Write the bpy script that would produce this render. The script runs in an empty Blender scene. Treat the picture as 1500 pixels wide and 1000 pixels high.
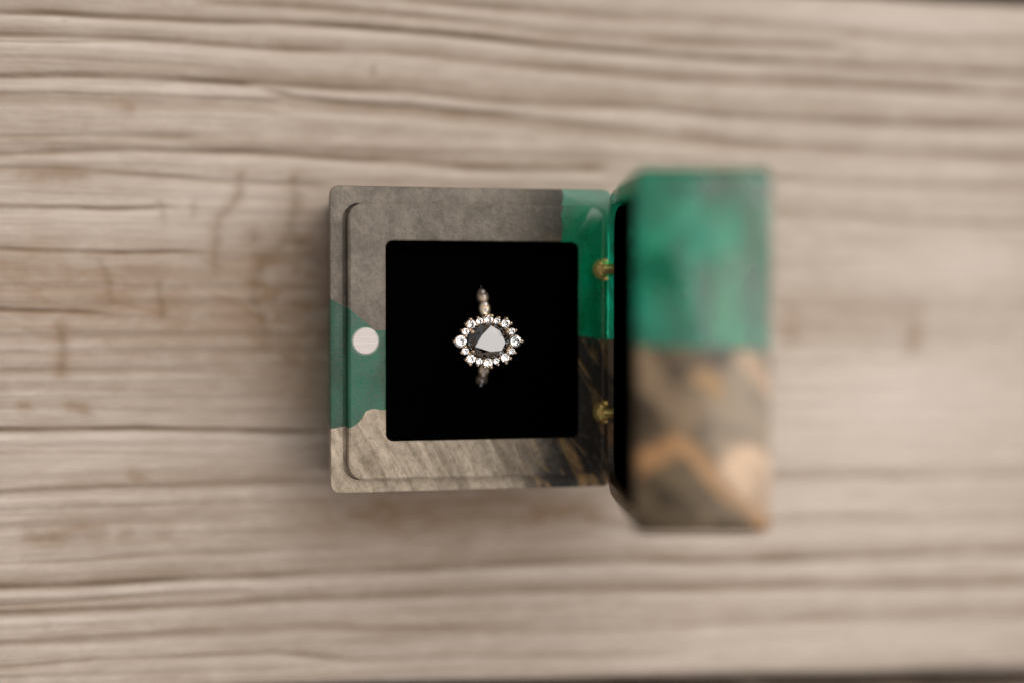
import bpy, bmesh, math, random
import numpy as np
from mathutils import Vector, Matrix, Euler, noise as mnoise

# ------------------------------------------------------------------ camera, sky, sun, exposure
# all lengths below are millimetres; MM turns them into Blender metres
MM = 0.001
scene = bpy.context.scene
COL = scene.collection
random.seed(7)
RNG = np.random.default_rng(11)

FPX, CX, CY = 2083.3, 750.0, 500.0            # focal length and centre in photo pixels (50 mm lens, 36 mm sensor)
TH, PI_ = math.radians(12.0), math.radians(1.5)
CAM = Vector((-47.9, 6.4, 279.7))
_a0 = Vector((math.sin(TH), 0, -math.cos(TH)))
_r = Vector((math.cos(TH), 0, math.sin(TH)))
_u0 = Vector((0, 1, 0))
_a = _a0 * math.cos(PI_) - _u0 * math.sin(PI_)
_u = _u0 * math.cos(PI_) + _a0 * math.sin(PI_)

def px(x, y, z):
    """photo pixel -> point on the horizontal plane of height z (mm)"""
    d = _a + _r * ((x - CX) / FPX) + _u * ((CY - y) / FPX)
    t = (z - CAM.z) / d.z
    return CAM + d * t

cam_d = bpy.data.cameras.new('camera'); cam = bpy.data.objects.new('camera', cam_d); COL.objects.link(cam)
M = Matrix.Identity(4)
for i in range(3):
    M[i][0] = _r[i]; M[i][1] = _u[i]; M[i][2] = -_a[i]; M[i][3] = CAM[i] * MM
cam.matrix_world = M
cam_d.lens = 50; cam_d.sensor_width = 36; cam_d.clip_start = 0.005; cam_d.clip_end = 50
cam_d.dof.use_dof = True
cam_d.dof.aperture_fstop = 2.5
GEM_Z = 26.0
GEM = px(715.5, 500, GEM_Z)
cam_d.dof.focus_distance = (GEM - CAM).dot(_a) * MM
scene.camera = cam

SUN_EL, SUN_AZ = math.radians(58), math.radians(38)       # azimuth from +X towards +Y
w = bpy.data.worlds.new('World'); scene.world = w; w.use_nodes = True
nt = w.node_tree; nt.nodes.clear()
sky = nt.nodes.new('ShaderNodeTexSky'); sky.sky_type = 'NISHITA'; sky.sun_disc = False
sky.sun_elevation = SUN_EL; sky.sun_rotation = math.pi / 2 - SUN_AZ
sky.air_density = 1.0; sky.dust_density = 2.0; sky.ozone_density = 1.0
hsv = nt.nodes.new('ShaderNodeHueSaturation'); hsv.inputs['Saturation'].default_value = 0.22
tint = nt.nodes.new('ShaderNodeMix'); tint.data_type = 'RGBA'; tint.blend_type = 'MULTIPLY'
tint.inputs[0].default_value = 1.0; tint.inputs[7].default_value = (1.0, 0.93, 0.88, 1)
bg = nt.nodes.new('ShaderNodeBackground'); bg.inputs[1].default_value = 0.06
wo = nt.nodes.new('ShaderNodeOutputWorld')
nt.links.new(sky.outputs[0], hsv.inputs['Color']); nt.links.new(hsv.outputs[0], tint.inputs[6])
nt.links.new(tint.outputs[2], bg.inputs[0]); nt.links.new(bg.outputs[0], wo.inputs[0])
sd = bpy.data.lights.new('sun', 'SUN'); so = bpy.data.objects.new('sun', sd); COL.objects.link(so)
sd.energy = 2.5; sd.angle = math.radians(75); sd.color = (1.0, 0.95, 0.905)
sdir = Vector((math.cos(SUN_EL) * math.cos(SUN_AZ), math.cos(SUN_EL) * math.sin(SUN_AZ), math.sin(SUN_EL)))
so.rotation_euler = sdir.to_track_quat('Z', 'Y').to_euler(); so.location = sdir * 2
vs = scene.view_settings
vs.view_transform = 'Standard'; vs.look = 'None'; vs.gamma = 1; vs.use_curve_mapping = False
vs.exposure = 0.40
cy = scene.cycles
cy.use_denoising = True; cy.max_bounces = 14; cy.transmission_bounces = 12; cy.transparent_max_bounces = 8
cy.glossy_bounces = 6; cy.diffuse_bounces = 4; cy.sample_clamp_indirect = 8; cy.blur_glossy = 0.3

# ------------------------------------------------------------------ helpers
class Mat:
    def __init__(s, name):
        s.m = bpy.data.materials.new(name); s.m.use_nodes = True
        s.t = s.m.node_tree; s.b = s.t.nodes['Principled BSDF']
        s.out = s.t.nodes['Material Output']
        s.tc = s.t.nodes.new('ShaderNodeTexCoord')
    def n(s, kind, **kw):
        x = s.t.nodes.new(kind)
        for k, v in kw.items(): setattr(x, k, v)
        return x
    def l(s, a, b): s.t.links.new(a, b)
    def put(s, sock, v):
        if hasattr(v, 'is_output'): s.l(v, sock)
        else: sock.default_value = v
    def set(s, **kw):
        for k, v in kw.items():
            s.put(s.b.inputs[k.replace('_', ' ')], v)
        return s
    def obj(s): return s.tc.outputs['Object']
    def map(s, rot=(0, 0, 0), scale=(1, 1, 1), loc=(0, 0, 0), vec=None):
        if any(rot):                                   # turn first, stretch after
            y = s.n('ShaderNodeMapping'); y.inputs['Rotation'].default_value = rot
            s.l(vec or s.obj(), y.inputs[0]); vec = y.outputs[0]
        x = s.n('ShaderNodeMapping')
        x.inputs['Scale'].default_value = scale; x.inputs['Location'].default_value = loc
        s.l(vec or s.obj(), x.inputs[0]); return x.outputs[0]
    def noise(s, vec, scale=1.0, detail=4, rough=0.55, dist=0.0):
        x = s.n('ShaderNodeTexNoise'); s.l(vec, x.inputs['Vector'])
        x.inputs['Scale'].default_value = scale; x.inputs['Detail'].default_value = detail
        x.inputs['Roughness'].default_value = rough; x.inputs['Distortion'].default_value = dist
        return x.outputs['Fac']
    def ramp(s, fac, stops, interp='LINEAR'):
        x = s.n('ShaderNodeValToRGB'); e = x.color_ramp.elements; x.color_ramp.interpolation = interp
        while len(e) < len(stops): e.new(0.5)
        for q, (p, c) in zip(e, stops):
            q.position = p; q.color = (c, c, c, 1) if not hasattr(c, '__len__') else (*c, 1)
        s.l(fac, x.inputs[0]); return x.outputs[0]
    def mix(s, f, a, b, mode='MIX'):
        x = s.n('ShaderNodeMix', data_type='RGBA', blend_type=mode)
        for i, v in ((0, f), (6, a), (7, b)):
            if isinstance(v, tuple) and len(v) == 3: v = (*v, 1)
            s.put(x.inputs[i], v)
        return x.outputs[2]
    def math(s, op, a, b=0.0, c=0.0, clamp=False):
        x = s.n('ShaderNodeMath', operation=op, use_clamp=clamp)
        for i, v in enumerate((a, b, c)): s.put(x.inputs[i], v)
        return x.outputs[0]
    def attr(s, name):
        x = s.n('ShaderNodeAttribute', attribute_name=name); return x.outputs['Fac']
    def xyz(s, vec=None):
        x = s.n('ShaderNodeSeparateXYZ'); s.l(vec or s.obj(), x.inputs[0]); return x.outputs
    def bump(s, h, strength, dist):
        x = s.n('ShaderNodeBump'); x.inputs['Strength'].default_value = strength
        x.inputs['Distance'].default_value = dist; s.l(h, x.inputs['Height'])
        s.l(x.outputs[0], s.b.inputs['Normal'])

def srgb(r, g, b):
    f = lambda c: (c / 255 / 12.92) if c / 255 <= 0.04045 else ((c / 255 + 0.055) / 1.055) ** 2.4
    return (f(r), f(g), f(b))

def add(name, me, mat=None, parent=None):
    o = bpy.data.objects.new(name, me); COL.objects.link(o)
    if mat is not None: me.materials.clear(); me.materials.append(mat)
    if parent is not None: o.parent = parent
    return o

def mesh(name, verts, faces, smooth=None):
    me = bpy.data.meshes.new(name)
    me.from_pydata([tuple(c * MM for c in v) for v in verts], [], faces)
    finish(me, smooth); return me

def finish(me, smooth=None):
    bm = bmesh.new(); bm.from_mesh(me)
    bmesh.ops.recalc_face_normals(bm, faces=bm.faces[:]); bm.to_mesh(me); bm.free()
    if smooth is not None:
        me.polygons.foreach_set('use_smooth', [True] * len(me.polygons))
        me.set_sharp_from_angle(angle=math.radians(smooth))
    me.update()

def empty(name, loc=(0, 0, 0)):
    o = bpy.data.objects.new(name, None); COL.objects.link(o); o.empty_display_size = 0.005
    o.location = [c * MM for c in loc]; return o

def tag(o, label=None, cat=None, group=None, kind=None):
    for k, v in (('label', label), ('category', cat), ('group', group), ('kind', kind)):
        if v: o[k] = v
    return o

def rrect(x0, x1, y0, y1, r, n=5):
    """rounded rectangle, counter-clockwise; r is a radius or four of them (x1y1, x0y1, x0y0, x1y0)"""
    rs = r if hasattr(r, '__len__') else (r,) * 4
    pts = []
    for (cx, cy, sx, sy, a0), q in zip(((x1, y1, -1, -1, 0), (x0, y1, 1, -1, 90), (x0, y0, 1, 1, 180), (x1, y0, -1, 1, 270)), rs):
        for k in range(n + 1):
            a = math.radians(a0 + 90 * k / n)
            pts.append((cx + sx * q + q * math.cos(a), cy + sy * q + q * math.sin(a)))
    return pts

def loft(name, loops, smooth=35):
    """closed solid through loops [(points2d, z), ...] with equal point counts"""
    n = len(loops[0][0]); v, f = [], []
    for pts, z in loops: v += [(x, y, z) for x, y in pts]
    for k in range(len(loops) - 1):
        for i in range(n):
            j = (i + 1) % n
            f.append((k * n + i, k * n + j, (k + 1) * n + j, (k + 1) * n + i))
    f.append(tuple(range(n))[::-1]); f.append(tuple(range((len(loops) - 1) * n, len(loops) * n)))
    return mesh(name, v, f, smooth)

def prism(poly, z0, z1):
    n = len(poly)
    v = [(x, y, z0) for x, y in poly] + [(x, y, z1) for x, y in poly]
    f = [tuple(range(n))[::-1], tuple(range(n, 2 * n))] + [(i, (i + 1) % n, n + (i + 1) % n, n + i) for i in range(n)]
    return mesh('cutter', v, f)

def boolean(me, cutters, op):
    tmp = bpy.data.objects.new('tmp', me.copy()); COL.objects.link(tmp); cs = []
    for c in cutters:
        co = bpy.data.objects.new('tmpc', c); COL.objects.link(co); cs.append(co)
        md = tmp.modifiers.new('b', 'BOOLEAN'); md.operation = op; md.solver = 'EXACT'; md.object = co
    dg = bpy.context.evaluated_depsgraph_get(); dg.update()
    out = bpy.data.meshes.new_from_object(tmp.evaluated_get(dg))
    for o in cs + [tmp]: bpy.data.objects.remove(o)
    out.polygons.foreach_set('use_smooth', [True] * len(out.polygons))
    out.set_sharp_from_angle(angle=math.radians(35))
    return out

# ------------------------------------------------------------------ materials
def weathered_wood():
    m = Mat('weathered_deck_wood')
    tone, stain, pale = m.attr('tone'), m.attr('stain'), m.attr('pale')
    fib = m.noise(m.map(scale=(60, 1500, 60)), 1, 5, 0.65, 0.3)
    fib2 = m.noise(m.map(scale=(14, 420, 14)), 1, 5, 0.62, 0.5)
    mott = m.noise(m.map(scale=(160, 330, 160)), 1, 5, 0.65, 0.6)
    patch = m.noise(m.map(scale=(110, 240, 110)), 1, 4, 0.6, 0.8)
    blot = m.noise(m.map(scale=(30, 75, 30)), 1, 4, 0.6)
    spk = m.noise(m.map(scale=(260, 900, 260)), 1, 3, 0.6)
    base = m.mix(m.ramp(blot, [(0.3, 0.0), (0.7, 1.0)]), (0.40, 0.33, 0.272), (0.515, 0.44, 0.378))
    base = m.mix(m.math('MULTIPLY', m.ramp(fib2, [(0.40, 0.0), (0.68, 1.0)]), 0.6), base, (0.29, 0.225, 0.17))
    base = m.mix(m.math('MULTIPLY', m.ramp(mott, [(0.40, 1.0), (0.62, 0.0)]), 0.32), base, (0.27, 0.205, 0.155))
    base = m.mix(m.math('MULTIPLY', pale, 0.75), base, (0.64, 0.565, 0.50))
    base = m.mix(m.math('MULTIPLY', stain, m.ramp(patch, [(0.34, 0.35), (0.62, 1.0)]), clamp=True), base, (0.25, 0.165, 0.10))
    base = m.mix(tone, base, (0.115, 0.08, 0.045))
    base = m.mix(m.math('MULTIPLY', m.ramp(fib, [(0.45, 0.0), (0.75, 1.0)]), 0.35), base, (0.20, 0.15, 0.11))
    base = m.mix(m.math('MULTIPLY', m.ramp(spk, [(0.66, 0.0), (0.78, 1.0)]), 0.4), base, (0.16, 0.11, 0.075))
    m.set(Base_Color=base, Roughness=0.78)
    m.b.inputs['Specular IOR Level'].default_value = 0.35
    m.bump(m.math('ADD', m.math('ADD', fib, mott), m.math('MULTIPLY', fib2, 0.9)), 0.5, 0.0004)
    return m.m

def line_mask(m, u, v, p, q, wid):
    """soft mask of the strip p-q of half width wid (metres) in the plane of sockets u, v"""
    dx, dy = q[0] - p[0], q[1] - p[1]; L = math.hypot(dx, dy); dx /= L; dy /= L
    uu = m.math('SUBTRACT', u, p[0]); vv = m.math('SUBTRACT', v, p[1])
    al = m.math('ADD', m.math('MULTIPLY', uu, dx), m.math('MULTIPLY', vv, dy))
    cl = m.math('MINIMUM', m.math('MAXIMUM', al, 0.0), L)
    ex = m.math('SUBTRACT', uu, m.math('MULTIPLY', cl, dx)); ey = m.math('SUBTRACT', vv, m.math('MULTIPLY', cl, dy))
    d = m.math('SQRT', m.math('ADD', m.math('MULTIPLY', ex, ex), m.math('MULTIPLY', ey, ey)))
    x = m.n('ShaderNodeMapRange', interpolation_type='SMOOTHSTEP')
    for k, vv_ in (('From Min', wid), ('From Max', wid * 0.35), ('To Min', 0.0), ('To Max', 1.0)): x.inputs[k].default_value = vv_
    m.l(d, x.inputs['Value']); return x.outputs[0]

def burl_wood_base():
    m = Mat('stabilised_burl_wood')
    X, Y, Z = m.xyz()
    st = m.noise(m.map(rot=(0, 0, math.radians(-29)), scale=(420, 60, 200)), 1, 5, 0.6, 0.7)
    st2 = m.noise(m.map(rot=(0, 0, math.radians(-33)), scale=(330, 62, 120), loc=(2.3, .7, 0)), 1, 4, 0.55, 0.9)
    grit = m.noise(m.map(scale=(2100, 1500, 1800)), 1, 5, 0.72)
    blot = m.noise(m.obj(), 150, 5, 0.65, 0.8)
    grey = m.mix(m.ramp(blot, [(0.3, 0.0), (0.68, 1.0)]), (0.11, 0.09, 0.068), (0.225, 0.19, 0.15))
    beige = m.mix(m.ramp(st, [(0.36, 0.0), (0.62, 1.0)]), (0.30, 0.235, 0.165), (0.62, 0.51, 0.385))
    dark = m.mix(m.ramp(st2, [(0.50, 0.0), (0.64, 1.0)]), (0.016, 0.011, 0.006), (0.46, 0.27, 0.10))
    fx = m.n('ShaderNodeMapRange', interpolation_type='SMOOTHSTEP')
    m.l(m.math('ADD', X, m.math('MULTIPLY', m.math('SUBTRACT', blot, 0.5), 0.012)), fx.inputs['Value'])
    fx.inputs['From Min'].default_value = 0.005; fx.inputs['From Max'].default_value = 0.017
    low = m.mix(fx.outputs[0], beige, dark)  # dark gold-streaked burl, deepened with the lid's shade painted into it
    fy = m.math('LESS_THAN', Y, 0.0)
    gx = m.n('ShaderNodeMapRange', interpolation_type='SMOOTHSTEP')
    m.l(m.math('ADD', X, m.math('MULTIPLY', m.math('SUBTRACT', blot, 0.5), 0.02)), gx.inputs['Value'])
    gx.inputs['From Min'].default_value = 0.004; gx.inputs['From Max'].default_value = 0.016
    grey = m.mix(gx.outputs[0], grey, m.mix(m.ramp(blot, [(0.45, 0.0), (0.7, 1.0)]), (0.022, 0.02, 0.013), (0.10, 0.075, 0.045)))  # shade of the lid painted into the grey burl towards the hinge
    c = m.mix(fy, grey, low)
    mid = m.noise(m.map(scale=(820, 640, 700)), 1, 4, 0.7, 0.5)
    c = m.mix(m.ramp(mid, [(0.38, 0.42), (0.52, 0.0)]), c, m.mix(0.6, c, (0.03, 0.024, 0.016)))
    c = m.mix(m.ramp(mid, [(0.56, 0.0), (0.70, 0.3)]), c, m.mix(0.5, c, (0.45, 0.39, 0.31)))
    c = m.mix(m.ramp(grit, [(0.34, 0.36), (0.50, 0.0)]), c, (0.07, 0.056, 0.042))
    c = m.mix(m.ramp(grit, [(0.62, 0.0), (0.75, 0.35)]), c, m.mix(0.4, c, (0.42, 0.37, 0.31)))
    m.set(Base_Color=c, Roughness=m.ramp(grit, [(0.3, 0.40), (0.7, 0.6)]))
    m.b.inputs['Specular IOR Level'].default_value = 0.45
    m.bump(m.math('ADD', m.math('ADD', grit, mid), m.math('MULTIPLY', st, 0.6)), 0.7, 0.00025)
    return m.m

def burl_wood_lid():
    m = Mat('figured_burl_wood')
    X, Y, Z = m.xyz()
    wob = m.noise(m.obj(), 120, 3, 0.5); wob2 = m.noise(m.map(loc=(5, 3, 1)), 140, 3, 0.5)
    U = m.math('ADD', m.math('MULTIPLY', Z, -1.0), m.math('MULTIPLY', m.math('SUBTRACT', wob, 0.5), 0.006))
    V = m.math('ADD', Y, m.math('MULTIPLY', m.math('SUBTRACT', wob2, 0.5), 0.006))
    blot = m.noise(m.map(rot=(math.radians(35), 0, 0), scale=(60, 210, 110)), 1, 5, 0.6, 0.8)
    c = m.mix(m.ramp(blot, [(0.36, 0.0), (0.66, 1.0)]), (0.03, 0.018, 0.007), (0.17, 0.12, 0.065))
    k = MM
    sft = lambda q: m.math('MULTIPLY', q, m.ramp(blot, [(0.3, 0.45), (0.6, 1.0)]))
    c = m.mix(sft(line_mask(m, U, V, (15 * k, -12 * k), (22 * k, -10 * k), 7.0 * k)), c, (0.30, 0.23, 0.155))
    c = m.mix(sft(line_mask(m, U, V, (0.2 * k, -1 * k), (8 * k, -9.5 * k), 3.6 * k)), c, (0.26, 0.18, 0.105))
    c = m.mix(sft(line_mask(m, U, V, (13 * k, -8 * k), (18 * k, -1 * k), 4.0 * k)), c, (0.30, 0.23, 0.15))
    c = m.mix(sft(line_mask(m, U, V, (-0.5 * k, -18 * k), (5.8 * k, -13.4 * k), 2.2 * k)), c, (0.36, 0.19, 0.08))
    c = m.mix(sft(line_mask(m, U, V, (6.0 * k, -13.4 * k), (21 * k, -27.5 * k), 2.2 * k)), c, (0.42, 0.23, 0.10))
    c = m.mix(sft(line_mask(m, U, V, (16.6 * k, -17.0 * k), (20.0 * k, -21.5 * k), 4.4 * k)), c, (0.70, 0.49, 0.32))
    c = m.mix(sft(line_mask(m, U, V, (16.5 * k, -1.5 * k), (21 * k, -5.5 * k), 1.9 * k)), c, (0.48, 0.32, 0.19))
    c = m.mix(line_mask(m, U, V, (11 * k, -4.5 * k), (11.8 * k, -5.3 * k), 2.6 * k), c, (0.34, 0.20, 0.08))
    grit = m.noise(m.obj(), 2200, 3, 0.6)
    c = m.mix(m.ramp(grit, [(0.35, 0.3), (0.5, 0.0)]), c, (0.03, 0.02, 0.012))
    m.set(Base_Color=c, Roughness=0.34); m.b.inputs['Specular IOR Level'].default_value = 0.6
    m.bump(m.math('ADD', blot, m.math('MULTIPLY', grit, 0.2)), 0.12, 0.0004)
    return m.m

def green_resin(name, rough_lo, rough_hi, trans, dens, spec, grain, cols, sheen_mix=0.0, depth=None):
    m = Mat(name)
    blot = m.noise(m.map(scale=(34, 46, 90), loc=(0.3, 1.7, 0.4)), 1, 3, 0.5, 0.9)
    grit = m.noise(m.obj(), 1900, 4, 0.65)
    swirl = m.noise(m.map(scale=(70, 45, 120)), 1, 4, 0.55, 1.8)
    c = m.mix(m.ramp(swirl, [(0.36, 0.0), (0.64, 1.0)]), *cols)
    scuff = m.noise(m.map(scale=(900, 1500, 900)), 1, 4, 0.7)
    sheen = m.math('MULTIPLY', m.ramp(scuff, [(0.36, 0.15), (0.62, 1.0)]), m.ramp(blot, [(0.35, 0.5), (0.65, 1.0)]))
    if depth:                                          # painted sky sheen, stronger towards the outer face
        g = m.n('ShaderNodeMapRange', interpolation_type='SMOOTHSTEP'); m.l(m.math('ADD', m.xyz()[2], m.math('MULTIPLY', m.math('SUBTRACT', swirl, 0.5), 0.02)), g.inputs['Value'])
        for k_, v_ in (('From Min', -depth[0] * MM), ('From Max', -depth[1] * MM), ('To Min', 0.06), ('To Max', 1.0)): g.inputs[k_].default_value = v_
        sheen = m.math('MULTIPLY', sheen, g.outputs[0])
    c = m.mix(m.math('MULTIPLY', sheen, sheen_mix), c, (0.46, 0.47, 0.37))  # pale sheen put into the base colour, broken up by the scuffs
    m.set(Base_Color=c, Roughness=m.math('ADD', m.ramp(blot, [(0.40, rough_lo), (0.60, rough_hi)]), m.math('MULTIPLY', grit, 0.14 * grain)), IOR=1.56)
    m.b.inputs['Transmission Weight'].default_value = trans
    m.b.inputs['Specular IOR Level'].default_value = spec
    m.bump(grit, 0.6 * grain, 0.00016)
    va = m.n('ShaderNodeVolumeAbsorption'); va.inputs['Color'].default_value = (0.0, 0.82, 0.55, 1); va.inputs['Density'].default_value = dens
    m.l(va.outputs[0], m.out.inputs['Volume'])
    return m.m

def plain(name, col, rough=0.5, metal=0.0, ior=1.5, trans=0.0, spec=0.5, bump=None):
    m = Mat(name); m.set(Base_Color=(*col, 1), Roughness=rough, Metallic=metal, IOR=ior)
    m.b.inputs['Transmission Weight'].default_value = trans
    m.b.inputs['Specular IOR Level'].default_value = spec
    if bump:
        h = m.noise(m.obj(), bump[0], 4, 0.6); m.bump(h, bump[1], bump[2])
        m.set(Base_Color=m.mix(m.ramp(h, [(0.3, 0.0), (0.7, 1.0)]), tuple(c * 0.8 for c in col), tuple(min(1, c * 1.15) for c in col)))
    return m.m

WOOD = weathered_wood()
BURL = burl_wood_base(); BURL_LID = burl_wood_lid()
RESIN = green_resin('green_resin_satin', 0.42, 0.64, 0.82, 30, 1.0, 1.2, ((0.0, 0.24, 0.12), (0.004, 0.66, 0.38)), 0.5)
RESIN_BACK = green_resin('green_resin_clear', 0.08, 0.32, 0.88, 14, 0.4, 0.4, ((0.0, 0.48, 0.24), (0.0, 0.97, 0.60)), 0.03)
RESIN_LID = green_resin('green_resin_polished', 0.03, 0.5, 0.88, 22, 0.45, 0.25, ((0.0, 0.15, 0.09), (0.0, 0.90, 0.62)), 0.75, (7.0, 17.0))
VELVET = plain('black_velvet', (0.0007, 0.0007, 0.0008), 1.0, spec=0.0, bump=(2500, 0.4, 0.0003))
GOLD = plain('rose_gold', (1.0, 0.71, 0.51), 0.30, 0.88, bump=(900, 0.05, 0.0001))
BRASS = plain('brass', (1.0, 0.66, 0.22), 0.26, 0.85, bump=(1500, 0.12, 0.0001))
DIAMOND = plain('clear_diamond', (1, 1, 1), 0.0, 0.0, ior=2.2, trans=1.0)
BLACKGEM = plain('black_stone', (0.003, 0.0025, 0.003), 0.02, 0.0, ior=2.42)
PAVE = plain('small_white_diamond', (0.93, 0.87, 0.84), 0.28, 0.45)
SOIL = plain('dark_ground', (0.03, 0.024, 0.018), 0.95, bump=(40, 0.8, 0.01))

def brushed():
    m = Mat('brushed_nickel')
    st = m.noise(m.map(scale=(60, 2600, 60)), 1, 3, 0.6)
    m.set(Base_Color=m.mix(st, (0.37, 0.34, 0.325), (0.49, 0.455, 0.435)), Metallic=1.0, Roughness=0.5)
    m.bump(st, 0.25, 0.00012); return m.m
NICKEL = brushed()

# ------------------------------------------------------------------ the deck
# grain lines of the weathered board, followed on the photograph: points, reach above, reach below (px), darkness
LINES = [
 ([(-40,17),(75,19),(180,26),(280,30),(400,33),(530,41),(640,51),(740,62),(800,68),(900,76),(1000,82),(1080,87),(1200,92),(1300,100),(1450,107),(1540,109)], 9, 3, 1.0),
 ([(280,2),(400,8),(520,16),(640,26),(750,38),(800,45),(900,52),(1000,60),(1100,66),(1250,70)], 9, 5, .62),
 ([(560,-2),(700,10),(800,18),(900,25),(1000,30),(1100,36),(1200,43),(1350,58),(1500,60)], 10, 6, .5),
 ([(-40,53),(0,53),(100,56),(200,58),(300,65),(400,71),(500,73),(560,75),(640,82),(720,91),(800,100),(900,106),(1000,115),(1100,120),(1200,124),(1300,132),(1420,138),(1540,144)], 16, 4, .72),
 ([(-40,60),(0,60),(90,61),(240,59)], 2, 2, .5),
 ([(-40,110),(100,110),(180,113),(260,118),(340,123),(390,128)], 3, 2.5, 1.0),
 ([(-40,108),(100,108),(180,111),(260,116),(340,121),(480,129),(600,134),(700,148),(800,153),(950,157),(1050,169),(1150,174),(1350,183),(1540,190)], 20, 4, .6),
 ([(700,149),(800,154),(900,157),(1000,163),(1100,172),(1300,181),(1540,191)], 8, 4, .5),
 ([(-40,84),(60,84),(150,87),(220,90),(320,97)], 2, 2, .45),
 ([(370,126),(430,144),(500,152),(600,158),(660,166),(740,172),(850,184),(950,193),(1050,203),(1130,210),(1250,217),(1350,222),(1540,229)], 5, 14, .72),
 ([(-40,134),(100,135),(180,139),(260,142),(330,145),(430,151)], 2, 14, .55),
 ([(-40,199),(60,200),(150,199),(300,202)], 2, 8, .45),
 ([(-40,225),(75,221),(200,219),(260,222),(360,224),(460,231),(540,235),(600,237),(680,247),(760,249),(900,250)], 14, 4, .75),
 ([(-40,246),(60,250),(130,253),(250,260),(310,265),(400,268),(500,272)], 4, 5, .4),
 ([(-40,302),(60,303),(110,302),(150,304),(210,303),(262,302)], 3, 2.5, .85),
 ([(-40,364),(50,368),(120,370),(180,372),(250,371),(318,372)], 3, 3, .6),
 ([(-40,454),(60,456),(120,458),(170,461)], 3, 3, .7),
 ([(-40,632),(60,631),(120,629),(200,626),(300,628),(400,629),(500,629)], 3.5, 3, .95),
 ([(-40,727),(60,718),(150,712),(300,708),(400,704),(500,705)], 9, 4, .55),
 ([(250,706),(330,704),(430,702),(520,706)], 12, 4, .4),
 ([(-40,664),(90,662),(200,664),(330,668)], 3, 3, .25),
 ([(-40,866),(100,862),(200,856),(300,850),(400,845),(480,838),(600,833),(700,829),(800,825),(900,823),(1000,826),(1100,824),(1200,820),(1300,817),(1540,809)], 18, 3, .85),
 ([(-40,906),(60,902),(150,897),(250,892),(300,890),(400,882),(480,878),(560,875),(700,868),(800,865),(900,865),(1000,865),(1100,863),(1200,860),(1400,857),(1540,852)], 11, 5, .8),
 ([(-40,895),(100,886),(200,876),(300,870),(380,866)], 3, 3, .4),
 ([(-40,958),(100,950),(230,940),(350,932),(450,926),(560,930),(700,928),(800,930),(940,926),(1100,915),(1200,907),(1400,902),(1540,900)], 10, 7, .42),
 ([(480,951),(640,943),(760,934)], 5, 3, .45),
 ([(-40,1004),(150,985),(300,978),(400,972),(520,985),(600,980),(700,975),(860,975),(1000,968)], 6, 3, .5),
 ([(1080,766),(1250,758),(1350,760),(1540,754)], 7, 5, .45),
 ([(-40,829),(150,820),(250,812),(400,806),(520,802)], 4, 3, .38),
 ([(1110,701),(1250,698),(1400,697),(1540,692)], 7, 5, .5),
 ([(1110,262),(1250,269),(1480,275),(1540,276)], 8, 5, .45),
 ([(1110,311),(1250,318),(1320,325),(1430,328),(1540,328)], 7, 5, .5),
 ([(860,768),(960,772),(1080,775),(1150,770)], 8, 4, .5),
 ([(-40,573),(120,570),(260,576)], 3, 3, .18), ([(-40,545),(200,543),(430,548)], 4, 3, .2),
 ([(-40,600),(100,598),(280,602)], 2, 2, .25),
 ([(120,820),(250,812)], 3, 3, .2),
]
# cross checks and stains: polyline, half width px, darkness, stain
CHECKS = [
 ([(352,256),(350,285),(335,305),(322,320),(315,345),(316,375),(312,402)], 5, .35, .5),
 ([(430,262),(432,300),(425,340),(405,370),(383,385),(375,415),(370,445),(383,470),(390,505)], 6, .42, .5),
 ([(425,340),(445,370),(470,385)], 7, .4, .5),
 ([(232,418),(234,440),(236,464)], 4, .45, .3),
 ([(146,385),(158,415),(160,445)], 4, .3, .4),
 ([(88,484),(90,510),(90,545)], 5, .35, .7),
 ([(545,98),(547,110)], 4, .45, .2), ([(368,343),(370,350)], 6, .5, .2), ([(372,372),(376,378)], 5, .3, .3),
 ([(282,300),(284,316)], 4, .3, .2), ([(232,300),(240,318)], 4, .35, .2),
 ([(104,596),(122,598)], 5, .3, .7), ([(32,597),(38,596)], 4, .25, .7),
 ([(45,785),(90,786),(118,775),(145,782)], 6, .2, .75), ([(180,782),(186,780)], 5, .2, .5), ([(240,781),(246,781)], 5, .2, .5),
 ([(35,252),(120,255)], 6, .2, .7), ([(168,150),(190,156)], 5, .12, .8),
 ([(1156,465),(1154,488)], 9, .02, .6), ([(1343,462),(1338,505)], 8, .02, .5),
 ([(198,700),(206,700)], 7, .25, .5), ([(1000,197),(1060,205)], 6, .1, .6),
 ([(560,742),(700,752),(860,752)], 14, .12, .75), ([(490,755),(640,760)], 12, .1, .6),
 ([(655,805),(680,798)], 7, .2, .4), ([(560,928),(575,932)], 7, .25, .4), ([(0,380),(6,372)], 6, 0, .6),
]
# broad browner weathering (centre px, radii px, amount) and paler areas
STAINS = [((170,430),(330,70),.55), ((330,480),(220,70),.45), ((440,400),(75,100),.75), ((455,450),(40,70),.5), ((440,520),(90,60),.4), ((60,400),(160,60),.4),
          ((1250,470),(110,38),.45), ((640,745),(260,34),.55), ((230,690),(240,50),.2), ((450,580),(60,90),.4), ((620,770),(180,70),.3), ((700,905),(300,40),.25)]
PALES = [((160,330),(200,35),.4), ((150,665),(190,30),.5), ((1330,580),(300,110),.9), ((1400,390),(230,60),.6), ((1350,30),(300,26),.8),
         ((240,60),(300,30),.35), ((330,285),(110,35),.4), ((1250,760),(400,120),.5), ((1300,250),(300,120),.35), ((1250,940),(400,40),.5)]

def board_xy(x, y):
    p = px(x, y, 0.0); return p.x, p.y
PXMM = 7.3

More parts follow.
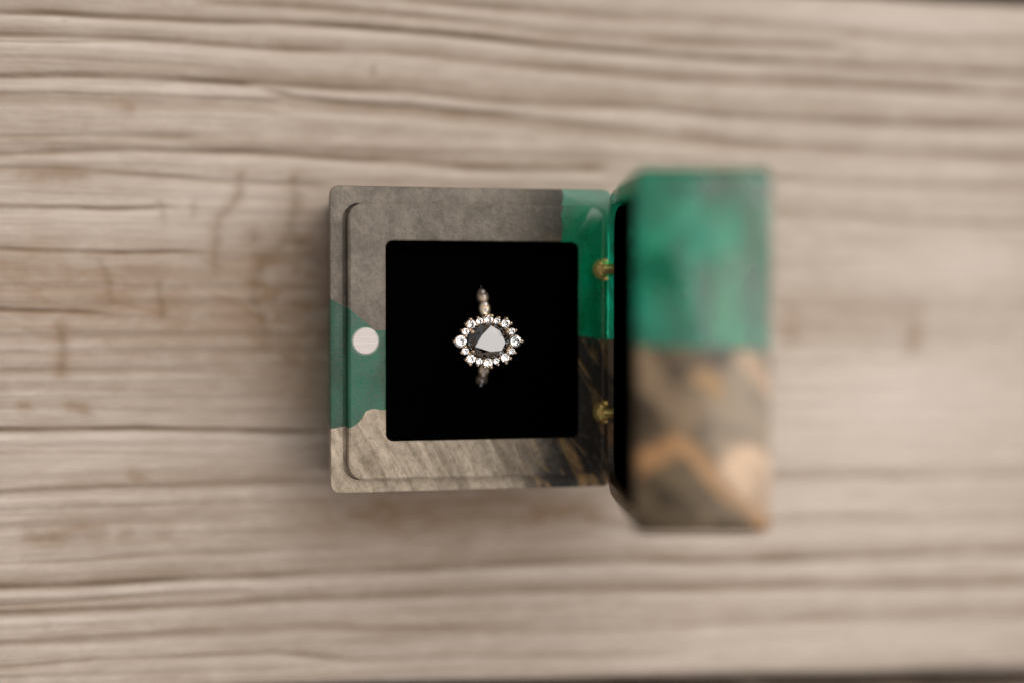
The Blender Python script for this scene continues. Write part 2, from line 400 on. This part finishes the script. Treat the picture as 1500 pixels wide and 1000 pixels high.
def make_plank(name, y0, y1, x0, x1, fine, detailed, seed, sag=0.0, taper=None):
    rng = np.random.default_rng(seed)
    if detailed:
        a = np.arange(-135, 150, fine); xs = np.concatenate([np.linspace(x0, -135, 40)[:-1], a, np.linspace(a[-1] + fine, x1, 40)])
    else: xs = np.linspace(x0, x1, 220)
    n_edge = np.array([0, .15, .4, .8, 1.3, 2.0])
    ys = np.concatenate([y0 + n_edge, np.arange(y0 + 2 + fine, y1 - 2, fine), y1 - n_edge[::-1]])
    X, Y = np.meshgrid(xs, ys)
    H = np.zeros_like(X); T = np.zeros_like(X); S = np.zeros_like(X); P = np.zeros_like(X)
    def wavy(f, k, ph): return np.sin(X / f + ph) * k
    if detailed:
        for pts, up, dn, s in LINES:
            q = np.array([board_xy(*p) for p in pts]); o = np.argsort(q[:, 0]); q = q[o]
            ph = rng.uniform(0, 6)
            yg = np.interp(X, q[:, 0], q[:, 1]) + wavy(5.3, .05, ph) + wavy(13.7, .12, ph * 2) + wavy(31, .2, ph * 3)
            ext0 = q[0, 0] - (400 if pts[0][0] <= -30 else 0); ext1 = q[-1, 0] + (400 if pts[-1][0] >= 1500 else 0)
            fade = np.clip((X - ext0) / 5, 0, 1) * np.clip((ext1 - X) / 5, 0, 1)
            d = Y - yg; wu, wd = up / PXMM, dn / PXMM
            var = 0.72 + 0.2 * np.sin(X / 14.3 + ph) * np.sin(X / 6.1 + 2 * ph) + .12 * np.sin(X / 27 + 3 * ph)
            prof = np.where(d > 0, np.exp(-(d / wu) ** 2 * 1.2), np.exp(-(d / wd) ** 2 * 1.2)) * fade * var
            core = np.exp(-(d / max(.42, min(wu, wd) * .8)) ** 2) * fade * var
            T = np.maximum(T, s * (0.40 * prof + 0.44 * core)); S = np.maximum(S, .95 * s * prof)
            ridge = np.exp(-((d + wd + 1.1) / .85) ** 2) * fade * var          # the hard ridge next to each groove weathers paler
            P = np.maximum(P, .75 * s * ridge)
            H -= s * (0.32 * prof + 0.62 * core) - .12 * s * ridge
        for pts, wd, s, st in CHECKS:
            q = [board_xy(*p) for p in pts]; wmm = 1.25 * wd / PXMM; s *= .6; best = np.full_like(X, 1e9)
            bx = (X > min(p[0] for p in q) - 6) & (X < max(p[0] for p in q) + 6) & (Y > min(p[1] for p in q) - 6) & (Y < max(p[1] for p in q) + 6)
            XX = X[bx] + .18 * np.sin(Y[bx] * .9); YY = Y[bx] + .15 * np.sin(X[bx] * .7); bb = np.full(XX.shape, 1e9)
            for (ax, ay), (cx, cy_) in zip(q[:-1], q[1:]):
                L2 = (cx - ax) ** 2 + (cy_ - ay) ** 2 + 1e-9
                t = np.clip(((XX - ax) * (cx - ax) + (YY - ay) * (cy_ - ay)) / L2, 0, 1)
                bb = np.minimum(bb, np.hypot(XX - ax - t * (cx - ax), YY - ay - t * (cy_ - ay)))
            best[bx] = bb; g = np.exp(-(best / wmm) ** 2)
            T = np.maximum(T, s * g); S = np.maximum(S, st * np.exp(-(best / (wmm * 1.8)) ** 2)); H -= .45 * s * g
        for arr, src in ((S, STAINS), (P, PALES)):
            for (c, r, amt) in src:
                q = board_xy(*c); g = np.exp(-(((X - q[0]) * PXMM / r[0]) ** 2 + ((Y - q[1]) * PXMM / r[1]) ** 2)); arr += amt * g * (1 - arr * .5)
    # fine ridges everywhere: slow warp of closely spaced rings
    for k in range(14 if not detailed else 9):
        f = rng.uniform(.7, 2.6); ph = rng.uniform(0, 6.3); wv = rng.uniform(.2, .9)
        H += (0.05 if detailed else .12) / (1 + .3 * k) * np.sin(Y * f + ph + wv * np.sin(X / rng.uniform(18, 60) + ph))
    if not detailed:
        for k in range(26):
            yc = rng.uniform(y0, y1); sl = rng.uniform(-.02, .02); wd = rng.uniform(.3, .9); s = rng.uniform(.3, .9)
            d = Y - (yc + sl * X + .5 * np.sin(X / 40 + k)); g = np.exp(-(d / wd) ** 2); T = np.maximum(T, s * g); S = np.maximum(S, .5 * s * np.exp(-(d / (wd * 4)) ** 2)); H -= .8 * s * g
    e = np.minimum(Y - y0, y1 - Y) + .35 * np.sin(X / 11) * (np.minimum(Y - y0, y1 - Y) > .1)
    H -= 2.2 * np.clip(1 - e / 2.6, 0, 1) ** 2.2
    mid = (Y > -30) & (Y < 30) & (X > -29) & (X < 29)          # nothing of the board rises into the foot of the box
    H = np.where(mid, np.minimum(H, 0), H)
    H -= H.max(); H += sag
    if taper is not None:                                       # the sawn edge towards the viewer is not quite parallel
        wgt = np.clip((y1 - Y) / (y1 - y0), 0, 1) ** 14 if detailed else 1.0
        Y = Y - .036 * (np.clip(X, -260, 260) - taper) * wgt
    ny, nx = X.shape; th = -26.0
    top = np.stack([X, Y, H], -1).reshape(-1, 3); bot = top.copy(); bot[:, 2] = th
    idx = np.arange(nx * ny).reshape(ny, nx)
    fq = np.stack([idx[:-1, :-1], idx[:-1, 1:], idx[1:, 1:], idx[1:, :-1]], -1).reshape(-1, 4)
    # skirt: border vertices repeated at the underside
    ring = np.concatenate([idx[0, :], idx[1:, -1], idx[-1, -2::-1], idx[-2:0:-1, 0]]); nr = len(ring)
    sk = top[ring].copy(); sk[:, 2] = th; base = nx * ny
    j = np.arange(nr); jn = (j + 1) % nr
    fs = np.stack([ring[j], base + j, base + jn, ring[jn]], -1)
    verts = np.concatenate([top, sk]) * MM; faces = np.concatenate([fq, fs])
    me = bpy.data.meshes.new(name)
    me.vertices.add(len(verts)); me.vertices.foreach_set('co', verts.astype(np.float32).ravel())
    me.loops.add(faces.size + nr); me.loops.foreach_set('vertex_index', np.concatenate([faces.ravel(), (base + j)[::-1]]).astype(np.int32))
    me.polygons.add(len(faces) + 1)
    st_ = np.concatenate([np.arange(len(faces)) * 4, [faces.size]]).astype(np.int32)
    me.polygons.foreach_set('loop_start', st_)
    me.update(calc_edges=True); me.validate()
    me.polygons.foreach_set('use_smooth', [True] * (len(faces) + 1))
    me.set_sharp_from_angle(angle=math.radians(60))
    for nm, arr in (('tone', T), ('stain', S), ('pale', P)):
        at = me.attributes.new(nm, 'FLOAT', 'POINT'); at.data.foreach_set('value', np.clip(np.concatenate([arr.ravel(), np.zeros(nr)]), 0, 1).astype(np.float32))
    return me

deck = empty('deck'); tag(deck, kind='structure')
yt = px(1410, 1, 0).y; yb = px(1450, 985, 0).y
GAP = 5.0; PW = yt - yb; XR = px(1450, 987, 0).x
add('plank', make_plank('plank', yb, yt, -330, 330, 0.28, True, 3, taper=XR), WOOD, deck)
for k, (a, b) in enumerate(((yt + GAP, yt + GAP + PW), (yb - GAP - PW, yb - GAP))):
    add('plank', make_plank('plank', a, b, -330, 330, 0.6, False, 20 + k, sag=(-1.0, -1.6)[k], taper=(None, XR)[k]), WOOD, deck)
for xj in (-230, 230):
    add('joist', loft('joist', [(rrect(xj - 20, xj + 20, yb - GAP - PW, yt + GAP + PW, 1.5, 2), -150), (rrect(xj - 20, xj + 20, yb - GAP - PW, yt + GAP + PW, 1.5, 2), -26.05)]), WOOD, deck)
gm = mesh('ground', [(-900, -900, -150), (900, -900, -150), (900, 900, -150), (-900, 900, -150)], [(0, 1, 2, 3)])
tag(add('ground', gm, SOIL), kind='structure')

# ------------------------------------------------------------------ the ring box
HB = 20.0; RIM = HB + 2.5
BX0 = px(483.5, 500, HB).x; BX1 = px(897, 500, HB).x
BY1 = px(600, 273.5, HB).y; BY0 = px(600, 719.5, HB).y
RX0 = px(510, 500, RIM).x; RX1 = px(886, 500, RIM).x
RY1 = px(640, 298, RIM).y; RY0 = px(640, 701, RIM).y
KX0 = px(565.5, 500, RIM).x; KX1 = px(848, 500, RIM).x
KY1 = px(640, 353.5, RIM).y; KY0 = px(640, 644.5, RIM).y
box = empty('ring_box', ((BX0 + BX1) / 2, (BY0 + BY1) / 2, 0))
BOXC = Vector(((BX0 + BX1) / 2, (BY0 + BY1) / 2, 0))
tag(box, 'open square ring box of burl wood and green resin with black velvet inside', 'ring box')

def sub(pts): return pts
def R(d, r, n=5): return rrect(BX0 + d - BOXC.x, BX1 - d - BOXC.x, BY0 + d - BOXC.y, BY1 - d - BOXC.y, r, n)
def Q(d, r, n=5): return rrect(RX0 + d - BOXC.x, RX1 - d - BOXC.x, RY0 + d - BOXC.y, RY1 - d - BOXC.y, r, n)
def QL(a, b, r, n=5): return rrect(RX0 - a - BOXC.x, RX1 + .04 - BOXC.x, RY0 - b - BOXC.y, RY1 + .04 - BOXC.y, r, n)   # slot added to deepen the shade along the inner frame, widest at the front
def K(d, r, n=5): return rrect(KX0 + d - BOXC.x, KX1 - d - BOXC.x, KY0 + d - BOXC.y, KY1 - d - BOXC.y, r, n)
base_me = loft('base', [
    (R(2.0, 1.0), 0.02), (R(1.4, 1.2), 0.7), (R(0.75, 1.5), 10), (R(0, 1.7), HB - 0.5), (R(0.12, 1.6), HB - 0.15), (R(0.45, 1.3), HB),
    (QL(.75, .12, 3.1), HB), (QL(.62, .08, 3.05), HB - 1.7), (Q(-0.02, 3.0), HB - 1.7), (Q(0.0, 3.0), HB + 1.0), (Q(0.12, 2.9), RIM - 0.28), (Q(0.5, 2.6), RIM),
    (K(-0.25, 1.5), RIM), (K(-0.05, 1.3), RIM - 0.15), (K(0, 1.3), RIM - 0.4), (K(0.02, 1.3), 3.0)])

def rough_poly(pts, amp, seed, step=1.2):
    """polygon with its edges broken up like the live edge of the burl"""
    rng = random.Random(seed); out = []
    for (ax, ay), (bx, by) in zip(pts, pts[1:] + pts[:1]):
        L = math.hypot(bx - ax, by - ay); n = max(1, int(L / step))
        for k in range(n):
            t = k / n; j = amp if k else 0
            out.append((ax + (bx - ax) * t + rng.uniform(-j, j), ay + (by - ay) * t + rng.uniform(-j, j)))
    return out
def plan(pts, z=RIM): return [((px(x, y, z) - BOXC).x, (px(x, y, z) - BOXC).y) for x, y in pts]
res_left = rough_poly(plan([(440,428),(484,436),(497,444),(512,452),(528,466),(548,484),(572,484),(620,484),(620,600),(572,600),(546,598),(536,602),(524,620),(512,627),(440,630)]), .16, 3)
res_right = rough_poly(plan([(829,240),(829,296),(822,312),(824,340),(822,362),(800,372),(800,494),(852,492),(880,497),(950,497),(950,240)]), .14, 5)
c1, c2 = prism(res_left, -5, 40), prism(res_right, -5, 40)
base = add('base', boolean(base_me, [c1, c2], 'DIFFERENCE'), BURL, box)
base['label'] = 'grey-brown burl wood of the lower half'
for c, rm in ((c1, RESIN), (c2, RESIN_BACK)):
    o = add('resin_inlay', boolean(base_me, [c], 'INTERSECT'), rm, base); o['label'] = 'translucent green resin set into the base'

# black cushion in two halves, the ring slot between them
VZ = 19.3
ring_x = GEM.x - BOXC.x - 0.0; ring_y = GEM.y - BOXC.y
kx0, kx1, ky0, ky1 = KX0 - BOXC.x + .3, KX1 - BOXC.x - .3, KY0 - BOXC.y + .3, KY1 - BOXC.y - .3
def cushion(x0, x1, rr, e0, e1):
    L = [(rrect(x0, x1, ky0, ky1, rr, 4), 3.2), (rrect(x0, x1, ky0, ky1, rr, 4), VZ - .8)]
    for k in range(1, 5):
        a = math.radians(22.5 * k); d = .8 * (1 - math.cos(a))
        L.append((rrect(x0 + d * e0, x1 - d * e1, ky0 + d * .4, ky1 - d * .4, [max(.02, q - d * .5) for q in rr], 4), VZ - .8 + .8 * math.sin(a)))
    return loft('cushion', L, 60)
for (a, b, rr, e0, e1) in ((kx0, ring_x - .03, (.02, 1.2, 1.2, .02), 1, .06), (ring_x + .03, kx1, (1.2, .02, .02, 1.2), .06, 1)):
    add('cushion', cushion(a, b, rr, e0, e1), VELVET, box)

sl = [(K(.03, 1.3), 3.05), (K(.03, 1.3), RIM - .45), (K(.10, 1.25), RIM - .3), (K(.22, 1.2), RIM - .45), (K(.25, 1.2), 3.05)]
add('lining', loft('lining', sl, 60), VELVET, box)

def disc(name, r, z0, z1, bev, n=48, c=(0, 0)):
    ring = lambda q: [(c[0] + q * math.cos(2 * math.pi * i / n), c[1] + q * math.sin(2 * math.pi * i / n)) for i in range(n)]
    return loft(name, [(ring(r), z0), (ring(r), z1 - bev), (ring(r - bev * .4), z1 - bev * .3), (ring(r - bev), z1)], 18)
mc = px(535.5, 499.5, RIM) - BOXC
mag = add('magnet', disc('magnet', 2.42, RIM - 2, RIM + .12, .16, c=(mc.x, mc.y)), NICKEL, box); mag['label'] = 'round silver magnet disc in the front edge'
mr = disc('magnet_edge', 2.53, RIM - 1.5, RIM + .03, .1, c=(mc.x, mc.y))
add('glue_ring', mr, plain('clear_glue', (0.35, 0.42, 0.33), 0.3), mag)

# lid: local x runs away from the hinge, local z points out of its mouth
LEAN = math.radians(10.7); LW = BY1 - BY0; LL = 50.5; LD = 20.6
HINGE = Vector((px(889, 500, RIM + .4).x, 0, RIM + .4))
S = Vector((-math.sin(LEAN), 0, math.cos(LEAN))); D = Vector((math.cos(LEAN), 0, math.sin(LEAN)))
LM = Matrix.Identity(4)
for i in range(3):
    LM[i][0] = S[i]; LM[i][1] = (0, 1, 0)[i]; LM[i][2] = -D[i]
LM.translation = (HINGE - Vector((BOXC.x, 0, 0)) + Vector((0, -0.75, 0))) * MM
hw = LW / 2
def LR(d, r, n=7):
    k = max(.6, r + 6.5 - d * .6) if d < 1.5 else r + 3.5
    return rrect(d, LL - d, -hw + d, hw - d, (r, k, k, r), n)
LC = 12.5
lid_me = loft('lid', [
    (LR(1.0, 1.6), -LD), (LR(.3, 2.2), -LD + .25), (LR(0, 2.4), -LD + 1.0), (LR(0, 2.4), -1.1), (LR(.3, 2.1), -.35), (LR(.9, 1.8), 0),
    (LR(3.0, 2.6), 0), (LR(3.05, 2.6), -1.7), (LR(8.0, 2.0), -1.7), (LR(8.05, 2.0), -LC)])
lp = rough_poly([(-3, 0.9), (12, .6), (30, 1.0), (LL + 3, .9), (LL + 3, 60), (-3, 60)], .12, 9)
lc = prism(lp, -40, 10)
# tilt of the pour line across the thickness
for v in lc.vertices: v.co.y += (-v.co.z - 0.0) * -0.035
lid = add('lid', boolean(lid_me, [lc], 'DIFFERENCE'), BURL_LID, box); lid.matrix_local = LM
lid['label'] = 'upright lid of brown figured burl wood'
lr = add('resin_inlay', boolean(lid_me, [lc], 'INTERSECT'), RESIN_LID, lid); lr['label'] = 'translucent emerald resin half of the lid'
ll = loft('lining', [(rrect(3.3, LL - 3.3, -hw + 3.3, hw - 3.3, (2.4, 6, 6, 2.4), 5), -1.66), (rrect(3.3, LL - 3.3, -hw + 3.3, hw - 3.3, (2.4, 6, 6, 2.4), 5), -1.2), (rrect(3.8, LL - 3.8, -hw + 3.8, hw - 3.8, (2.2, 5.6, 5.6, 2.2), 5), -.9)], 60)
lo = add('lining', ll, VELVET, lid); lo['label'] = 'black velvet lining inside the lid'

# barrel hinges: a brass barrel sunk in base and lid each, joined by links
def xform(me, mat):
    me.transform(mat); return me
for (hx, hy) in ((883.5, 395), (883.5, 603)):
    hc = px(hx, hy, RIM) - BOXC
    h = add('hinge', disc('hinge', 2.0, RIM - 6, RIM + 1.5, 1.15, 32), BRASS, box)
    h.location = Vector((hc.x, hc.y, 0)) * MM
    h['label'] = 'small brass barrel hinge'
    for dy in (-.75, 0.0, .75):          # the link plates in the slot of the barrel
        n = 14
        pr = [(-1.25 * math.cos(math.pi * k / n), RIM + 1.0 + 1.0 * math.sin(math.pi * k / n)) for k in range(n + 1)]
        pr = [(x, z) for x, z in pr] + [(2.6, RIM + 1.7), (2.6, RIM + .5), (1.2, RIM - .4), (-1.2, RIM - .4)]
        m_ = len(pr); wv = .27
        v = [(x, dy - wv, z) for x, z in pr] + [(x, dy + wv, z) for x, z in pr]
        f = [tuple(range(m_)), tuple(range(m_, 2 * m_))[::-1]] + [(i, (i + 1) % m_, m_ + (i + 1) % m_, m_ + i) for i in range(m_)]
        add('link', mesh('link', v, f, 30), BRASS, h)
    lb = disc('lid_barrel', 1.05, -6, 1.1, .3, 28)
    lbm = Matrix.Identity(4)
    for i in range(3):
        lbm[i][0] = S[i]; lbm[i][1] = (0, 1, 0)[i]; lbm[i][2] = -D[i]
    q = (S * 2.6 + HINGE - Vector((BOXC.x, 0, 0))); q.y = 0
    lbm.translation = Vector((q.x - hc.x, 0, q.z)) * MM
    o = add('lid_barrel', lb, BRASS, h); o.matrix_local = lbm

# ------------------------------------------------------------------ the ring
ring = empty('ring', GEM)
tag(ring, 'rose gold halo ring with black oval stone standing in black velvet', 'ring')
ring.rotation_euler = Euler((math.radians(3.5), 0, 0))
G = 8.27 * 5.26                                           # zoomed photo pixels per millimetre at the stone
# band: scalloped, each bead pointed like a marquise
RB = 9.4; BZ = -2.3 - RB
NSEG = 20; nu = NSEG * 14; sec = 12
v, f = [], []
for i in range(nu):
    t = 2 * math.pi * i / nu; ph = (i / nu * NSEG + .5) % 1.0
    wd = 0.70 + 0.44 * math.sin(math.pi * ph) ** 1.2
    th = 0.70 + 0.10 * math.sin(math.pi * ph)
    for k in range(sec):
        a = 2 * math.pi * k / sec; ca, sa = math.cos(a), math.sin(a)
        xx = wd * math.copysign(abs(ca) ** .7, ca); rr = RB + th * math.copysign(abs(sa) ** .7, sa)
        v.append((xx, rr * math.sin(t), BZ + rr * math.cos(t)))
for i in range(nu):
    for k in range(sec):
        f.append((i * sec + k, i * sec + (k + 1) % sec, ((i + 1) % nu) * sec + (k + 1) % sec, ((i + 1) % nu) * sec + k))
add('band', mesh('band', v, f, 50), GOLD, ring)

def brilliant(r, seed=0, n=8):
    """round brilliant: table, crown, girdle, pavilion"""
    rng = random.Random(seed)
    v = []; tb, mid = .56, .80
    for i in range(n): a = 2 * math.pi * (i + .5) / n; v.append((tb * math.cos(a), tb * math.sin(a), .31))
    for i in range(n): a = 2 * math.pi * i / n; v.append((mid * math.cos(a), mid * math.sin(a), .19))
    for i in range(2 * n): a = math.pi * i / n; v.append((math.cos(a), math.sin(a), .03))
    for i in range(2 * n): a = math.pi * i / n; v.append((math.cos(a), math.sin(a), -.03))
    v.append((0, 0, -.82))
    T, Mi, G1, G2, C = 0, n, 2 * n, 4 * n, 6 * n
    f = [tuple(range(n))]
    for i in range(n):
        j = (i + 1) % n
        f.append((T + i, T + (i - 1) % n, Mi + i))                         # star
        f.append((T + i, Mi + i, G1 + 2 * i + 1, Mi + j))                  # kite
        f.append((Mi + i, G1 + 2 * i, G1 + 2 * i + 1)); f.append((Mi + i, G1 + (2 * i - 1) % (2 * n), G1 + 2 * i))
    for i in range(2 * n):
        j = (i + 1) % (2 * n); f.append((G1 + i, G1 + j, G2 + j, G2 + i)); f.append((G2 + i, G2 + j, C))
    return mesh('halo_stone', [(x * r, y * r, z * r) for x, y, z in v], f)

def bead_mesh(r, h):
    n, m_ = 12, 5; v = []; f = []
    for k in range(m_):
        a = math.pi / 2 * k / m_
        for i in range(n): t = 2 * math.pi * i / n; v.append((r * math.cos(a) * math.cos(t), r * math.cos(a) * math.sin(t), r * math.sin(a)))
    v.append((0, 0, r)); top = len(v) - 1
    for i in range(n): t = 2 * math.pi * i / n; v.append((.8 * r * math.cos(t), .8 * r * math.sin(t), -h))
    for k in range(m_ - 1):
        for i in range(n): j = (i + 1) % n; f.append((k * n + i, k * n + j, (k + 1) * n + j, (k + 1) * n + i))
    for i in range(n):
        j = (i + 1) % n; f.append(((m_ - 1) * n + i, (m_ - 1) * n + j, top)); f.append((top + 1 + i, top + 1 + j, j, i))
    f.append(tuple(range(top + 1, top + 1 + n))[::-1])
    return mesh('prong', v, f, 50)

HALO = [((397,355),.86,'n'), ((467,367),.63,'s'), ((537,387),.84,'d'), ((588,450),.66,'s'), ((620,525),1.04,'e'), ((588,603),.62,'s'), ((537,655),.82,'d'), ((465,680),.60,'s'),
        ((397,695),.86,'n'), ((325,682),.62,'s'), ((258,662),.84,'d'), ((212,600),.64,'s'), ((175,525),1.06,'e'), ((213,450),.66,'s'), ((258,393),.86,'d'), ((325,368),.64,'s')]
cache = {}
bead = bead_mesh(.33, 1.5); sbead = bead_mesh(.28, 1.3); claw = bead_mesh(.36, 3.0)
hp = [((x - 397) / G, (525 - y) / G, r) for (x, y), r, k in HALO]
for i, ((c, r, kind), (x, y, _)) in enumerate(zip(HALO, hp)):
    if r not in cache: cache[r] = brilliant(r, i)
    o = add('halo_stone', cache[r], DIAMOND, ring); out = Vector((x, y, 0)).normalized()
    o.location = Vector((x, y, -.05)) * MM
    o.rotation_euler = Euler((-out.y * -.10 + random.uniform(-.05, .05), out.x * .10 + random.uniform(-.05, .05), random.uniform(0, .8)))
    # gold seat under the stone
    n = 20; rg = lambda q: [(q * math.cos(2 * math.pi * k / n), q * math.sin(2 * math.pi * k / n)) for k in range(n)]
    seat = loft('seat', [(rg(r * .55), -1.3), (rg(r * 1.02), -.35), (rg(r * 1.08), -.16), (rg(r * 1.0), -.10), (rg(r * .9), -.22), (rg(r * .3), -.9)], 40)
    so_ = add('seat', seat, GOLD, ring); so_.location = Vector((x, y, -.05)) * MM
    angs = (0,) if kind in 'se' else (-38, 38)
    for a in angs:
        d = Matrix.Rotation(math.radians(a), 3, 'Z') @ out
        p = add('prong', bead if kind != 's' else sbead, GOLD, ring); p.location = Vector((x + d.x * (r + .08), y + d.y * (r + .08), .22)) * MM
    nx_, ny_, nr_ = hp[(i + 1) % 16]
    t = r / (r + nr_); bx, by = x + (nx_ - x) * t, y + (ny_ - y) * t
    inn = Vector((bx, by, 0)).normalized() * -.38
    p = add('prong', sbead, GOLD, ring); p.location = Vector((bx + inn.x, by + inn.y, .2)) * MM

# centre stone: facets followed on the photograph (zoomed pixels, height)
def gz(x, y): return ((x - 622) / (11.11 * 8.27), (505 - y) / (11.11 * 8.27))
RXs, RYs = 3.92, 3.18
pts = [(365,575,1.45),(480,390,1.45),(680,365,1.45),(840,420,1.45),(875,515,1.45),(810,640,1.45),(620,655,1.45),   # table
       (640,235,1.40),(792,320,1.41),                                                                              # upper star
       (385,300,.75),(395,402,.95),(925,312,.62),(735,712,.78),(500,682,.62),(300,470,.34),(960,480,.34),(930,620,.34),(610,772,.24),(840,735,.30),(400,690,.30)]
V2 = [gz(x, y) for x, y, z in pts]; ZS = [z * 1.3 for x, y, z in pts]
ng = 28; n0 = len(V2)
for i in range(ng):
    a = 2 * math.pi * i / ng; V2.append((RXs * math.cos(a), RYs * math.sin(a) + .02)); ZS.append(0.12)
from mathutils.geometry import delaunay_2d_cdt
cons = [(0, 1), (1, 2), (2, 3), (3, 4), (4, 5), (5, 6), (6, 0), (1, 7), (7, 8), (8, 2), (6, 12), (12, 5), (1, 9), (9, 10), (0, 10)] + [(n0 + i, n0 + (i + 1) % ng) for i in range(ng)]
rv, re, rf, ov, oe, of = delaunay_2d_cdt([Vector(p) for p in V2], cons, [], 1, 1e-5)
zz = []
for i, p in enumerate(rv):
    src = ov[i]; zz.append((ZS[src[0]] - (.19 * p.y if src[0] < n0 else 0)) if src else .6)
vv = [(p.x, p.y, z) for p, z in zip(rv, zz)]; ff = [tuple(t) for t in rf]
k0 = len(vv); gi = {}
for i, p in enumerate(rv):
    if ov[i] and ov[i][0] >= n0: gi[ov[i][0] - n0] = i
for i in range(ng): a = 2 * math.pi * i / ng; vv.append((RXs * math.cos(a), RYs * math.sin(a) + .02, -.05))
for i in range(ng): a = 2 * math.pi * i / ng; vv.append((.5 * RXs * math.cos(a), .5 * RYs * math.sin(a), -1.5))
vv.append((0, 0, -2.2))
for i in range(ng):
    j = (i + 1) % ng
    ff.append((gi[i], gi[j], k0 + j, k0 + i)); ff.append((k0 + i, k0 + j, k0 + ng + j, k0 + ng + i)); ff.append((k0 + ng + i, k0 + ng + j, k0 + 2 * ng))
cs = add('centre_stone', mesh('centre_stone', vv, ff), BLACKGEM, ring); cs['label'] = 'black oval faceted stone'
for (x, y) in ((345, 345), (940, 350), (360, 660), (940, 685)):
    gx, gy = gz(x, y); p = add('claw', claw, GOLD, ring); p.location = Vector((gx, gy, .62)) * MM
# basket rails under the centre stone
def oval_rail(a, b, z, w_):
    n, s_ = 48, 8; v, f = [], []
    for i in range(n):
        t = 2 * math.pi * i / n
        for k in range(s_):
            q = 2 * math.pi * k / s_; v.append(((a + w_ * math.cos(q)) * math.cos(t), (b + w_ * math.cos(q)) * math.sin(t), z + w_ * math.sin(q)))
    for i in range(n):
        for k in range(s_): f.append((i * s_ + k, i * s_ + (k + 1) % s_, ((i + 1) % n) * s_ + (k + 1) % s_, ((i + 1) % n) * s_ + k))
    return mesh('gallery_rail', v, f, 60)
add('gallery_rail', oval_rail(4.3, 3.4, -.75, .38), GOLD, ring)
add('gallery_rail', oval_rail(2.6, 2.0, -1.9, .4), GOLD, ring)
# pave stones along the shoulders, two to a bead
pv = brilliant(.46); 
for side in (1, -1):
    for sgm in range(1, 5):
        for q in (-.22, .22):
            t = side * 2 * math.pi * (sgm + q) / NSEG
            o = add('pave_stone', pv, PAVE, ring); rr = RB + .74
            o.location = Vector((0, rr * math.sin(t), BZ + rr * math.cos(t))) * MM
            o.rotation_euler = Euler((-t, 0, .4 * sgm))
